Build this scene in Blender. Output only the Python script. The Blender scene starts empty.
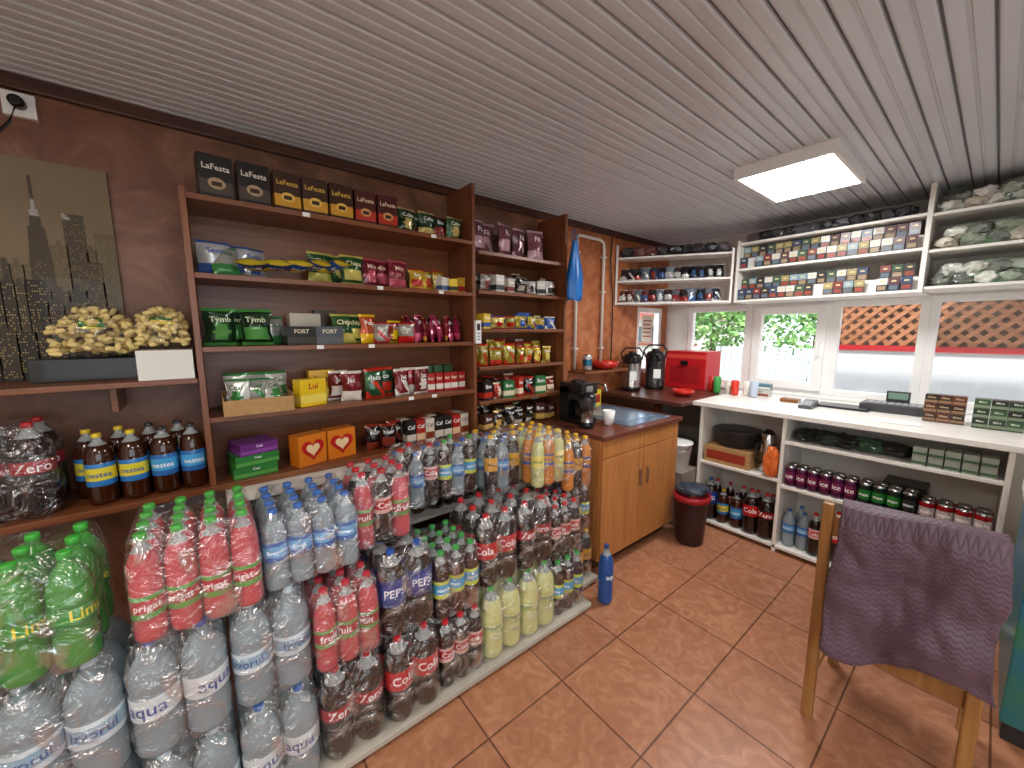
import bpy, bmesh, math, random
from mathutils import Vector, Matrix, noise
random.seed(7)
sc=bpy.context.scene
def lin(h):
    h=h.lstrip('#'); o=[]
    for i in (0,2,4):
        c=int(h[i:i+2],16)/255; o.append(c/12.92 if c<=.04045 else ((c+.055)/1.055)**2.4)
    return (*o,1)
# ---------------- materials
MC={}
def mat(name,col='#888888',rough=.5,metal=0,coat=0,trans=0,ior=1.45,var=.0,scale=20,bump=0,bscale=60,emit=None,es=0,col2=None,alpha=1):
    if name in MC: return MC[name]
    m=bpy.data.materials.new(name); m.use_nodes=True; nt=m.node_tree; b=nt.nodes['Principled BSDF']
    c=lin(col); b.inputs['Base Color'].default_value=c
    b.inputs['Roughness'].default_value=rough; b.inputs['Metallic'].default_value=metal
    b.inputs['Coat Weight'].default_value=coat; b.inputs['Transmission Weight'].default_value=trans
    b.inputs['IOR'].default_value=ior; b.inputs['Alpha'].default_value=alpha
    if var>0 or col2:
        tc=nt.nodes.new('ShaderNodeTexCoord'); n=nt.nodes.new('ShaderNodeTexNoise'); n.inputs['Scale'].default_value=scale; n.inputs['Detail'].default_value=5
        nt.links.new(tc.outputs['Object'],n.inputs['Vector'])
        r=nt.nodes.new('ShaderNodeValToRGB'); r.color_ramp.elements[0].position=.35; r.color_ramp.elements[1].position=.65
        c2=lin(col2) if col2 else tuple(min(1,x*(1+var)) for x in c[:3])+(1,)
        c1=c if col2 else tuple(x*(1-var) for x in c[:3])+(1,)
        r.color_ramp.elements[0].color=c1; r.color_ramp.elements[1].color=c2
        nt.links.new(n.outputs['Fac'],r.inputs['Fac']); nt.links.new(r.outputs['Color'],b.inputs['Base Color'])
    if bump>0:
        tc=nt.nodes.new('ShaderNodeTexCoord'); n=nt.nodes.new('ShaderNodeTexNoise'); n.inputs['Scale'].default_value=bscale; n.inputs['Detail'].default_value=3
        nt.links.new(tc.outputs['Object'],n.inputs['Vector'])
        bp=nt.nodes.new('ShaderNodeBump'); bp.inputs['Strength'].default_value=bump; bp.inputs['Distance'].default_value=.01
        nt.links.new(n.outputs['Fac'],bp.inputs['Height']); nt.links.new(bp.outputs['Normal'],b.inputs['Normal'])
    if emit:
        b.inputs['Emission Color'].default_value=lin(emit); b.inputs['Emission Strength'].default_value=es
    MC[name]=m; return m
def P(h,rough=.35): return mat('paint_'+h.strip('#')+('_%d'%int(rough*100)),h,rough,coat=.15)
def wood(name,c1,c2,axis='Y',rough=.35,sc_=3):
    m=bpy.data.materials.new(name); m.use_nodes=True; nt=m.node_tree; b=nt.nodes['Principled BSDF']
    tc=nt.nodes.new('ShaderNodeTexCoord'); mp=nt.nodes.new('ShaderNodeMapping'); n=nt.nodes.new('ShaderNodeTexNoise')
    s={'X':(1,14,14),'Y':(14,1,14),'Z':(14,14,1)}[axis]; mp.inputs['Scale'].default_value=s
    n.inputs['Scale'].default_value=sc_; n.inputs['Detail'].default_value=8; n.inputs['Distortion'].default_value=.6
    r=nt.nodes.new('ShaderNodeValToRGB'); r.color_ramp.elements[0].position=.3; r.color_ramp.elements[1].position=.7
    r.color_ramp.elements[0].color=lin(c1); r.color_ramp.elements[1].color=lin(c2)
    nt.links.new(tc.outputs['Object'],mp.inputs['Vector']); nt.links.new(mp.outputs[0],n.inputs['Vector']); nt.links.new(n.outputs['Fac'],r.inputs['Fac']); nt.links.new(r.outputs['Color'],b.inputs['Base Color'])
    b.inputs['Roughness'].default_value=rough
    return m
def film_mat(name,base=.06,wr=.35,col='#ffffff',scale=7,dist=3.0,rough=.12,bump=1,diff=0):
    m=bpy.data.materials.new(name); m.use_nodes=True; nt=m.node_tree; nt.nodes.clear()
    o=nt.nodes.new('ShaderNodeOutputMaterial'); mx=nt.nodes.new('ShaderNodeMixShader'); tr=nt.nodes.new('ShaderNodeBsdfTransparent'); g=nt.nodes.new('ShaderNodeBsdfGlossy'); g.inputs['Roughness'].default_value=rough; g.inputs['Color'].default_value=lin(col)
    tc=nt.nodes.new('ShaderNodeTexCoord'); n=nt.nodes.new('ShaderNodeTexNoise'); n.inputs['Scale'].default_value=scale; n.inputs['Detail'].default_value=3; n.inputs['Distortion'].default_value=dist
    bp=nt.nodes.new('ShaderNodeBump'); bp.inputs['Strength'].default_value=bump; bp.inputs['Distance'].default_value=.05
    r=nt.nodes.new('ShaderNodeMapRange'); r.inputs['From Min'].default_value=.5; r.inputs['From Max'].default_value=.68; r.inputs['To Min'].default_value=base; r.inputs['To Max'].default_value=wr
    nt.links.new(tc.outputs['Object'],n.inputs['Vector']); nt.links.new(n.outputs['Fac'],bp.inputs['Height']); nt.links.new(bp.outputs[0],g.inputs['Normal'])
    src=g.outputs[0]
    if diff:
        d=nt.nodes.new('ShaderNodeBsdfDiffuse'); d.inputs['Color'].default_value=(.8,.85,.9,1); m2=nt.nodes.new('ShaderNodeMixShader'); m2.inputs[0].default_value=diff; nt.links.new(src,m2.inputs[1]); nt.links.new(d.outputs[0],m2.inputs[2]); src=m2.outputs[0]
    nt.links.new(n.outputs['Fac'],r.inputs['Value']); nt.links.new(r.outputs[0],mx.inputs['Fac']); nt.links.new(tr.outputs[0],mx.inputs[1]); nt.links.new(src,mx.inputs[2]); nt.links.new(mx.outputs[0],o.inputs['Surface'])
    return m
FILM=film_mat('shrink_film',.13,.55,diff=.10,rough=.1); BAGFILM=film_mat('bag_film',.06,.3)
W_CASE=wood('bookcase_laminate','#6c3b20','#8a5230','Y'); W_CASEV=wood('bookcase_laminate_upright','#6c3b20','#8a5230','Z')
W_CAB=wood('cabinet_wood','#a86a38','#bd824a','Z'); W_CHAIR=wood('chair_wood','#8a5c30','#a97c48','Z')
WHITE=mat('white_laminate','#e9e6e0',.35,var=.04,scale=8); WHITE2=mat('white_pvc','#f2f2f0',.3)
BLACK=mat('black_plastic','#141416',.3); DGREY=mat('dark_grey_plastic','#2a2b2e',.4); STEEL=mat('steel','#b8b8b8',.25,metal=1)
CARD=mat('cardboard','#b58d5c',.8,var=.08,scale=40)
# ---------------- mesh builder
class MB:
    def __init__(s): s.v=[];s.f=[];s.m=[];s.s=[];s.mats=[]
    def mi(s,m):
        if m not in s.mats: s.mats.append(m)
        return s.mats.index(m)
    def add(s,vs,fs,m,M=None,smooth=False):
        o=len(s.v)
        if M is not None: vs=[M@Vector(v) for v in vs]
        s.v.extend([tuple(v) for v in vs]); ml=isinstance(m,list)
        for i,f in enumerate(fs):
            s.f.append(tuple(k+o for k in f)); s.m.append(s.mi(m[i] if ml else m)); s.s.append(smooth)
        return s
    def merge(s,b,M=None):
        o=len(s.v); mp=[s.mi(m) for m in b.mats]
        s.v.extend([tuple(M@Vector(v)) for v in b.v] if M is not None else b.v)
        for f,m,sm in zip(b.f,b.m,b.s): s.f.append(tuple(k+o for k in f)); s.m.append(mp[m]); s.s.append(sm)
        return s
    def box(s,x0,y0,z0,x1,y1,z1,m,M=None):
        vs=[(x0,y0,z0),(x1,y0,z0),(x1,y1,z0),(x0,y1,z0),(x0,y0,z1),(x1,y0,z1),(x1,y1,z1),(x0,y1,z1)]
        return s.add(vs,[(0,3,2,1),(4,5,6,7),(0,1,5,4),(1,2,6,5),(2,3,7,6),(3,0,4,7)],m,M)
    def lathe(s,prof,mats,seg=20,M=None,caps=True):
        vs=[];fs=[];ms=[]
        for r,z in prof:
            for k in range(seg):
                a=2*math.pi*k/seg; vs.append((r*math.cos(a),r*math.sin(a),z))
        ml=isinstance(mats,list)
        for i in range(len(prof)-1):
            for k in range(seg):
                k2=(k+1)%seg; fs.append((i*seg+k,i*seg+k2,(i+1)*seg+k2,(i+1)*seg+k)); ms.append(mats[i] if ml else mats)
        s.add(vs,fs,ms,M,True)
        if caps:
            o=len(s.v)-len(vs)
            s.f.append(tuple(o+k for k in reversed(range(seg)))); s.m.append(s.mi(ms[0])); s.s.append(False)
            e=o+(len(prof)-1)*seg; s.f.append(tuple(e+k for k in range(seg))); s.m.append(s.mi(ms[-1])); s.s.append(False)
        return s
    def tube(s,pts,r,m,seg=8):
        pts=[Vector(p) for p in pts]; vs=[];fs=[]; n=len(pts)
        for i,p in enumerate(pts):
            d=(pts[min(i+1,n-1)]-pts[max(i-1,0)]).normalized(); a=Vector((0,0,1)).cross(d).normalized() if abs(d.z)<=.95 else Vector((1,0,0)).cross(d).cross(d).normalized(); b=d.cross(a).normalized()
            rr=r[i] if isinstance(r,list) else r
            for k in range(seg):
                t=2*math.pi*k/seg; vs.append(p+a*rr*math.cos(t)+b*rr*math.sin(t))
        for i in range(n-1):
            for k in range(seg): k2=(k+1)%seg; fs.append((i*seg+k,i*seg+k2,(i+1)*seg+k2,(i+1)*seg+k))
        fs.append(tuple(reversed(range(seg)))); fs.append(tuple((n-1)*seg+k for k in range(seg)))
        return s.add(vs,fs,m,None,True)
    def obj(s,name,loc=(0,0,0),parent=None,bevel=0):
        me=bpy.data.meshes.new(name); me.from_pydata(s.v,[],s.f)
        for m in s.mats: me.materials.append(m)
        me.polygons.foreach_set('material_index',s.m); me.polygons.foreach_set('use_smooth',s.s); me.update()
        ob=bpy.data.objects.new(name,me); bpy.context.collection.objects.link(ob); ob.location=loc
        if parent: ob.parent=parent
        if bevel:
            b=ob.modifiers.new('bevel','BEVEL'); b.width=bevel; b.segments=2; b.limit_method='ANGLE'
        return ob
def T(x,y,z,rz=0,s=1,ry=0,rx=0):
    return Matrix.Translation((x,y,z))@Matrix.Rotation(rz,4,'Z')@Matrix.Rotation(ry,4,'Y')@Matrix.Rotation(rx,4,'X')@Matrix.Scale(s,4)
def empty(name,loc=(0,0,0)):
    e=bpy.data.objects.new(name,None); e.empty_display_size=.1; bpy.context.collection.objects.link(e); e.location=loc; return e
TX={}
def text(s):
    if s in TX: return TX[s]
    cu=bpy.data.curves.new('t','FONT'); cu.body=s; cu.size=1; cu.align_x='CENTER'; cu.align_y='CENTER'; cu.resolution_u=2; cu.offset=.012
    ob=bpy.data.objects.new('t',cu); bpy.context.collection.objects.link(ob); dg=bpy.context.evaluated_depsgraph_get(); dg.update()
    e=ob.evaluated_get(dg); me=e.to_mesh(); vs=[(v.co.x,v.co.y) for v in me.vertices]; fs=[tuple(p.vertices) for p in me.polygons]; e.to_mesh_clear()
    bpy.data.objects.remove(ob); bpy.data.curves.remove(cu)
    w=max(v[0] for v in vs)-min(v[0] for v in vs); TX[s]=(vs,fs,w); return TX[s]
def flat_text(mb,s,w,x,y,z,m,maxh=1):
    vs,fs,tw=text(s); k=min(w/tw,maxh); mb.add([(x,y+a*k,z+b*k) for a,b in vs],fs,m)
def wrap_text(mb,s,w,R,z,m,ang=0,maxh=1):
    vs,fs,tw=text(s); k=min(w/tw,maxh); mb.add([(R*math.cos(a*k/R+ang),R*math.sin(a*k/R+ang),z+b*k) for a,b in vs],fs,m)
# ---------------- camera
f=385.0; yaw=math.radians(51.5); p=math.atan(52/385)
F=Vector((-math.sin(yaw)*math.cos(p), math.cos(yaw)*math.cos(p), -math.sin(p)))
cd=bpy.data.cameras.new('camera'); cd.lens=f/1024*36; cd.clip_start=.02; cam=bpy.data.objects.new('camera',cd)
bpy.context.collection.objects.link(cam); cam.location=(0,0,1.55); cam.rotation_euler=F.to_track_quat('-Z','Y').to_euler(); sc.camera=cam
# ---------------- room shell
XL,XR,YB,YF,H=-2.3,1.5,4.0,-1.6,2.46
def wallmat(name,a,b,c,scale=3):
    m=bpy.data.materials.new(name); m.use_nodes=True; nt=m.node_tree; bs=nt.nodes['Principled BSDF']
    tc=nt.nodes.new('ShaderNodeTexCoord'); n=nt.nodes.new('ShaderNodeTexNoise'); n.inputs['Scale'].default_value=scale; n.inputs['Detail'].default_value=9; n.inputs['Roughness'].default_value=.65; n.inputs['Distortion'].default_value=1.2
    r=nt.nodes.new('ShaderNodeValToRGB'); e=r.color_ramp.elements; e[0].position=.3; e[0].color=lin(a); e[1].position=.7; e[1].color=lin(c); x=e.new(.5); x.color=lin(b)
    nt.links.new(tc.outputs['Object'],n.inputs['Vector']); nt.links.new(n.outputs['Fac'],r.inputs['Fac']); nt.links.new(r.outputs['Color'],bs.inputs['Base Color'])
    bp=nt.nodes.new('ShaderNodeBump'); bp.inputs['Strength'].default_value=.4; bp.inputs['Distance'].default_value=.01; nt.links.new(n.outputs['Fac'],bp.inputs['Height']); nt.links.new(bp.outputs[0],bs.inputs['Normal'])
    bs.inputs['Roughness'].default_value=.45; return m
WALL=wallmat('stucco_brown','#5e3726','#774b36','#94694f',4); WALLO=wallmat('stucco_orange','#8a4a2a','#b0673c','#ca8a5e',6)
WALLW=mat('wall_paint_white','#dcd8cf',.7,var=.04)
mb=MB(); t=.1
mb.box(XL-t,YF,0,XL,2.08,H,WALL); mb.box(XL-t,2.08,0,XL,3.45,H,WALLO); mb.box(XL-t,3.45,0,XL,3.92,1.12,WALLO); mb.box(XL-t,3.45,1.8,XL,3.92,H,WALLO); mb.box(XL-t,3.92,0,XL,YB+t,H,WALLO)
mb.obj('wall_left')
mb=MB(); mb.box(XL,YB,0,XR,YB+t,1.03,WALLW); mb.box(XL,YB,1.80,XR,YB+t,H,WALLW)
mb.box(XL,YB,1.03,-2.06,YB+t,1.8,WALLW); mb.box(.75,YB,1.03,XR,YB+t,1.8,WALLW); mb.obj('wall_back')
mb=MB(); mb.box(XR,YF,0,XR+t,YB+t,.8,WALLW); mb.box(XR,YF,2.15,XR+t,YB+t,H,WALLW); mb.box(XR,YF,.8,XR+t,-1.3,2.15,WALLW); mb.box(XR,1.3,.8,XR+t,YB+t,2.15,WALLW); mb.obj('wall_right')
mb=MB(); mb.box(XL-t,YF-t,0,XR+t,YF,H,WALLW); mb.obj('wall_front')
m=bpy.data.materials.new('terracotta_tiles'); m.use_nodes=True; nt=m.node_tree; bs=nt.nodes['Principled BSDF']
tc=nt.nodes.new('ShaderNodeTexCoord'); mp=nt.nodes.new('ShaderNodeMapping'); mp.inputs['Location'].default_value=(.66,-1.13+.4,0)
br=nt.nodes.new('ShaderNodeTexBrick'); br.offset=0; br.squash=1; br.inputs['Scale'].default_value=1; br.inputs['Brick Width'].default_value=.4; br.inputs['Row Height'].default_value=.4; br.inputs['Mortar Size'].default_value=.004; br.inputs['Mortar Smooth'].default_value=.2
br.inputs['Color1'].default_value=(1,1,1,1); br.inputs['Color2'].default_value=(.88,.88,.88,1); br.inputs['Mortar'].default_value=(.34,.3,.3,1)
n=nt.nodes.new('ShaderNodeTexNoise'); n.inputs['Scale'].default_value=11; n.inputs['Detail'].default_value=9; n.inputs['Distortion'].default_value=2.0
r=nt.nodes.new('ShaderNodeValToRGB'); e=r.color_ramp.elements; e[0].position=.32; e[0].color=lin('#a06a4c'); e[1].position=.68; e[1].color=lin('#b98566'); x=e.new(.5); x.color=lin('#ad7556')
mx=nt.nodes.new('ShaderNodeMixRGB'); mx.blend_type='MULTIPLY'; mx.inputs[0].default_value=1
nt.links.new(tc.outputs['Object'],mp.inputs[0]); nt.links.new(mp.outputs[0],br.inputs['Vector']); nt.links.new(tc.outputs['Object'],n.inputs['Vector']); nt.links.new(n.outputs['Fac'],r.inputs[0]); nt.links.new(r.outputs[0],mx.inputs[1]); nt.links.new(br.outputs['Color'],mx.inputs[2]); nt.links.new(mx.outputs[0],bs.inputs['Base Color'])
bp=nt.nodes.new('ShaderNodeBump'); bp.inputs['Strength'].default_value=.5; bp.inputs['Distance'].default_value=.004; bp.invert=True; nt.links.new(br.outputs['Fac'],bp.inputs['Height']); nt.links.new(bp.outputs[0],bs.inputs['Normal']); bs.inputs['Roughness'].default_value=.34
mb=MB(); mb.box(XL-t,YF-t,-.08,XR+t,YB+t,0,m); mb.obj('floor')
PVC=mat('ceiling_pvc','#ccd1d6',.26,var=.03,scale=2); GRO=mat('ceiling_groove','#5e6064',.5)
mb=MB(); mb.box(XL-t,YF-t,H+.012,XR+t,YB+t,H+.06,GRO)
x=XL
while x<XR:
    w=.098; vs=[];prof=[(0,.012),(.004,.002),(.010,0),(w*.5-.007,0),(w*.5-.003,.006),(w*.5+.003,.006),(w*.5+.007,0),(w-.012,0),(w-.006,.003),(w-.004,.012)]
    for a,b in prof: vs.append((x+a,YF,H+b)); vs.append((x+a,YB,H+b))
    mb.add(vs,[(2*i,2*i+2,2*i+3,2*i+1) for i in range(len(prof)-1)],PVC); x+=w+.002
mb.obj('ceiling')
TR=wood('trim_wood','#3a1d14','#54301f','Y')
mb=MB(); mb.box(XL,YF,H-.05,XL+.03,YB,H,TR); mb.obj('trim_1',bevel=.004)
# ---------------- windows
GL=film_mat('window_glass',.03,.05,scale=1,dist=0,rough=.02,bump=0)
def window(name,x0,x1,z0,z1,y=YB,handle=False,axis='y',fr=.05):
    mb=MB()
    def B(a0,a1,c0,c1,d0,d1,mm):
        if axis=='y': mb.box(a0,y+d0,c0,a1,y+d1,c1,mm)
        elif axis=='x': mb.box(y-d1,a0,c0,y-d0,a1,c1,mm)
        else: mb.box(y+d0,a0,c0,y+d1,a1,c1,mm)
    for (a0,a1,c0,c1) in ((x0,x0+fr,z0,z1),(x1-fr,x1,z0,z1),(x0+fr,x1-fr,z0,z0+fr),(x0+fr,x1-fr,z1-fr,z1)): B(a0,a1,c0,c1,.01,.07,WHITE2)
    if handle:
        g=.045
        for (a0,a1,c0,c1) in ((x0+fr*.6,x0+fr+g,z0+fr*.6,z1-fr*.6),(x1-fr-g,x1-fr*.6,z0+fr*.6,z1-fr*.6),(x0+fr+g,x1-fr-g,z0+fr*.6,z0+fr+g),(x0+fr+g,x1-fr-g,z1-fr-g,z1-fr*.6)): B(a0,a1,c0,c1,-.015,.05,WHITE2)
        B(x1-fr-.03,x1-fr-.01,(z0+z1)/2-.06,(z0+z1)/2+.06,-.045,-.015,WHITE2)
    B(x0+fr,x1-fr,z0+fr,z1-fr,.035,.04,GL)
    return mb.obj(name,bevel=.003)
window('window_1',-2.06,-1.46,1.03,1.8); window('window_2',-1.46,-.86,1.03,1.8,handle=True); window('window_3',-.86,-.32,1.03,1.8); window('window_4',-.32,.75,1.03,1.8,fr=.045)
window('window_5',3.45,3.92,1.12,1.8,y=XL,axis='x'); window('fill_window',-1.3,1.3,.8,2.15,y=XR,axis='r')  # right-wall window is added, out of view, to let in daylight fill
mb=MB(); mb.box(XL,YB-.05,1.004,.9,YB+.0,1.03,WHITE2); mb.obj('trim_2',bevel=.003)
# outside
GRS=mat('outside_ground','#a8a59a',.9,var=.1,scale=4)
mb=MB(); mb.box(-14,YB+.15,-.1,10,20,-.02,GRS); mb.box(-14,-4,-.1,XL-.15,YB+.15,-.02,GRS); mb.box(XR+.15,-4,-.1,10,YB+.15,-.02,GRS); mb.obj('street_ground')
LAT=wood('lattice_wood','#96603e','#b87e5a','X'); RED=P('#b02028'); SHEET=mat('white_sheet','#d8dce0',.5,bump=.3,bscale=3)
mb=MB(); fy=5.15; z0,z1,x0=1.42,2.4,-1.15
k=-2.15
while k<3.2:
    for sgn in (1,-1):
        L=z1-z0; a=Vector((k if sgn>0 else k+L,fy+(.0 if sgn>0 else .014),z0)); b=Vector((k+L if sgn>0 else k,a.y,z1))
        if min(a.x,b.x)<x0:
            if max(a.x,b.x)<=x0: continue
            tt=(x0-a.x)/(b.x-a.x); q=a.lerp(b,tt)
            if a.x<x0: a=q
            else: b=q
        d=(b-a).normalized(); nn=Vector((-d.z,0,d.x))*.017
        vs=[a-nn,a+nn,b+nn,b-nn]; vs+=[v+Vector((0,.012,0)) for v in vs]
        mb.add(vs,[(0,1,2,3),(7,6,5,4),(0,4,5,1),(1,5,6,2),(2,6,7,3),(3,7,4,0)],LAT)
    k+=.105
mb.box(-1.2,fy-.03,0,-1.14,fy+.05,2.45,LAT); mb.box(-1.2,fy-.04,1.37,3.2,fy+.05,1.42,RED); mb.box(-1.2,fy-.03,2.4,3.2,fy+.05,2.48,RED)
mb.box(-1.14,fy-.01,.2,3.2,fy+.02,1.37,SHEET); mb.box(-1.14,fy+.3,.0,3.2,fy+.33,2.5,mat('brown_shed_wall','#6c5242',.8,var=.25,scale=3)); mb.obj('lattice_fence')
mb=MB(); mb.box(-.22,4.75,1.86,2.4,5.05,1.96,RED); mb.box(2.3,4.8,-.02,2.36,4.86,1.86,RED); mb.obj('red_awning')
HW=mat('house_wall','#d8d2c4',.8,var=.05); HR=mat('house_roof','#7a3b2c',.8,var=.15,scale=12)
mb=MB(); mb.box(-10,9.5,-.02,-5.0,13,2.0,HW); mb.add([(-10.3,9.2,1.9),(-4.8,9.2,1.9),(-4.8,11.2,3.0),(-10.3,11.2,3.0),(-10.3,13.2,1.9),(-4.8,13.2,1.9)],[(0,1,2,3),(3,2,5,4),(0,3,4),(1,5,2)],HR)
for k in range(3): mb.box(-9.3+k*1.4,9.46,1,-8.5+k*1.4,9.5,1.7,P('#31404a'))
mb.obj('neighbour_house')
mb=MB()
for k in range(34): mb.box(-3.2+k*.1,7.3,-.02,-3.2+k*.1+.07,7.33,1.3,P('#b4babf'))
mb.box(-3.2,7.33,.35,.2,7.36,.43,WHITE); mb.box(-3.2,7.33,1.1,.2,7.36,1.18,WHITE); mb.obj('picket_fence')
mb=MB(); mb.box(-9,6.6,-.02,-3.3,6.75,1.3,mat('garden_wall_paint','#c8c4ba',.8,var=.1,scale=3)); mb.box(-9,6.55,1.3,-3.3,6.8,1.35,P('#8a4a3a')); mb.obj('garden_wall')
LFS=[P('#5f8f4a',.6),P('#7aa456',.6),P('#9cc078',.6),P('#476f38',.6)]; BK=mat('bark','#5a4230',.9,var=.2)
def tree(x,y,h,rr):
    mb=MB(); mb.tube([(x,y,-.02),(x+.05,y,h*.5),(x,y+.1,h*.8)],[.14,.1,.05],BK); n=0
    while n<3200:
        v=Vector((random.gauss(0,1),random.gauss(0,1),random.gauss(0,1))).normalized()*(random.random()**.4)*rr
        nz=noise.noise(v*2.2+Vector((x,y,0)))
        if nz<-.15: n+=1; continue
        c=Vector((x,y,h))+Vector((v.x,v.y,v.z*.85)); s=random.uniform(.035,.08); n+=1
        a=Vector((random.uniform(-1,1),random.uniform(-1,1),random.uniform(-1,1))).normalized(); b=a.orthogonal().normalized()
        mb.add([c-a*s,c-b*s*.6,c+a*s,c+b*s*.6],[(0,1,2,3)],LFS[min(3,int(abs(nz+.2)*5)) if random.random()<.6 else random.randint(0,3)])
    mb.obj('garden_tree')
tree(-2.2,9.2,2.0,1.3); tree(-3.7,8.2,2.0,1.0); tree(.6,9.9,2.8,1.6); tree(-5.2,5.0,2.2,1.2)
# ---------------- ceiling light and added fill panels
LED=mat('led_panel','#ffffff',.5,emit='#fffdfa',es=32); LED_FILL=mat('led_fill_panel','#ffffff',.5,emit='#fff4e6',es=18)
def lightpanel(x0,y0,x1,y1,LM):
    mb=MB(); z0=H-.06
    for b in ((x0,y0,x0+.02,y1),(x1-.02,y0,x1,y1),(x0+.02,y0,x1-.02,y0+.02),(x0+.02,y1-.02,x1-.02,y1)): mb.box(b[0],b[1],z0,b[2],b[3],H+.008,WHITE2)
    mb.box(x0+.02,y0+.02,z0+.02,x1-.02,y1-.02,H+.008,WHITE2); mb.add([(x0+.02,y0+.02,z0+.006),(x0+.02,y1-.02,z0+.006),(x1-.02,y1-.02,z0+.006),(x1-.02,y0+.02,z0+.006)],[(0,1,2,3)],LM); mb.obj('ceiling_and_fill_light_panel')
lightpanel(-1.03,2.42,-.57,3.05,LED)
lightpanel(.4,.2,1.0,.8,LED_FILL); lightpanel(-.6,-1.3,0,-.7,LED_FILL)  # two out-of-frame panels added as fill to brighten the room
# ---------------- bookcases
def bookcase(Y0,Y1,shelves,zt0,zt1,zb,x0=XL+.005,x1=-2.0,rightpanel=True,leftpanel=True):
    mb=MB()
    if leftpanel: mb.box(x0,Y0,zb,x1,Y0+.022,zt0,W_CASEV)
    if rightpanel: mb.box(x0,Y1-.022,zb,x1,Y1,zt1,W_CASEV)
    for z in shelves: mb.box(x0+.008,Y0+.022,z-.022,x1-.002,Y1-.022,z,W_CASE)
    mb.box(x0,Y0+.022,zb,x0+.006,Y1-.022,max(shelves),W_CASE)
    return mb
mb=bookcase(-.03,1.312,[2.085,1.785,1.49,1.195],2.105,2.41,.905)
mb.box(XL+.005,-.72,.88,-1.99,1.312,.905,W_CASE)
mb.obj('bookcase',bevel=.002)
mb=bookcase(1.314,2.10,[2.04,1.805,1.57,1.33,1.11,.905],2.41,2.38,.881,leftpanel=False); mb.obj('bookcase.001',bevel=.002)
mb=MB(); mb.box(XL+.005,-.75,1.345,-1.99,-.032,1.365,W_CASE); mb.box(XL+.005,-.3,1.24,-2.1,-.28,1.345,W_CASE); mb.obj('wall_shelf',bevel=.002)
mb=MB(); mb.box(XL+.005,.02,.84,-1.91,2.08,.878,WHITE); 
for y in (.02,.7,1.35,2.06): mb.box(XL+.01,y,.0,-1.93,y+.02,.84,WHITE)
for z in (.1,.5): mb.box(XL+.01,.04,z-.02,-1.94,2.06,z,WHITE)
mb.obj('white_shelf_unit',bevel=.002)
# poster
SK=mat('poster_sky','#86745a',.6,col2='#6c5d46',scale=1.2); 
mb=MB(); mb.box(XL+.003,-.95,1.37,XL+.018,-.25,2.18,SK)
cols=['#665a44','#574c38','#463c2c','#3a3226','#29231a','#201b14']
rp=random.Random(3)
for layer in range(4):
    y=-.95
    while y<-.28:
        w=rp.uniform(.025,.06); hgt=[.56,.46,.33,.19][layer]*rp.uniform(.65,1.15); y1=min(y+w,-.252)
        c=P(cols[min(5,layer+rp.randint(0,2))],.6); x=XL+.018+.0008*(layer+1)
        mb.add([(x,y,1.37),(x,y1,1.37),(x,y1,1.37+hgt),(x,y,1.37+hgt)],[(0,1,2,3)],c)
        if rp.random()<.5: ym=(y+y1)/2; mb.add([(x,ym-.008,1.37+hgt),(x,ym+.008,1.37+hgt),(x,ym+.005,1.39+hgt),(x,ym-.005,1.39+hgt)],[(0,1,2,3)],c)
        lt=P('#8a784f' if layer<2 else '#b09860',.6); zz=1.38
        while zz<1.36+hgt:
            yy=y+.004
            while yy<y1-.004:
                if rp.random()<.33: mb.add([(x+.0004,yy,zz),(x+.0004,yy+.003,zz),(x+.0004,yy+.003,zz+.005),(x+.0004,yy,zz+.005)],[(0,1,2,3)],lt)
                yy+=.006
            zz+=.010
        y+=w*.9
x=XL+.0195; e=P('#463c2c',.6)
for a,b,c in ((.035,1.37,1.84),(.026,1.84,1.94),(.015,1.94,2.0),(.005,2.0,2.12)): mb.add([(x,-.455-a,b),(x,-.455+a,b),(x,-.455+a*.8,c),(x,-.455-a*.8,c)],[(0,1,2,3)],e)
mb.obj('city_poster')
mb=MB(); mb.box(XL,-.49,2.32,XL+.02,-.41,2.4,WHITE2); mb.lathe([(.02,0),(.02,.035),(.012,.04)],BLACK,12,T(XL+.02,-.45,2.36,0,1,math.pi/2)); mb.tube([(XL+.05,-.45,2.35),(XL+.06,-.47,2.28),(XL+.04,-.52,2.22),(XL+.02,-.62,2.2)],.005,BLACK); mb.obj('wall_socket')
# ---------------- product generators
def brick(w,d,h,base,band=None,accent=None,txt=None,tcol='#f4ead0'):
    mb=MB(); b=P(base); mb.box(-d/2,-w/2,0,d/2,w/2,h,b)
    e=.0007
    def R(y0,y1,z0,z1,m,k=1): mb.add([(d/2+e*k,y0,z0),(d/2+e*k,y1,z0),(d/2+e*k,y1,z1),(d/2+e*k,y0,z1)],[(0,1,2,3)],m)
    if band:
        R(-w/2*.98,w/2*.98,h*.12,h*.42,P(band)); mb.add([(-d/2*.9,-w/2-e,h*.12),(d/2,-w/2-e,h*.12),(d/2,-w/2-e,h*.42),(-d/2*.9,-w/2-e,h*.42)],[(0,1,2,3)],P(band))
    if accent:
        n=14; c=(0,h*.36); r=w*.26; mb.add([(d/2+2*e,c[0]+r*math.cos(6.283*k/n),c[1]+r*.75*math.sin(6.283*k/n)) for k in range(n)],[tuple(range(n))],P(accent)); R(-w*.15,w*.15,h*.3,h*.4,P('#3a2010'),3)
    if txt: flat_text(mb,txt,w*.8,d/2+2*e,0,h*.72,P(tcol),h*.3)
    return mb
PR=random.Random(11)
def shade(h,rnd):
    c=[int(h[i:i+2],16) for i in (1,3,5)]; k=rnd.choice([.75,.88,1.0]); g=sum(c)/3
    return '#%02x%02x%02x'%tuple(int(max(0,min(255,(g+(x-g)*.85)*k))) for x in c)
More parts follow.
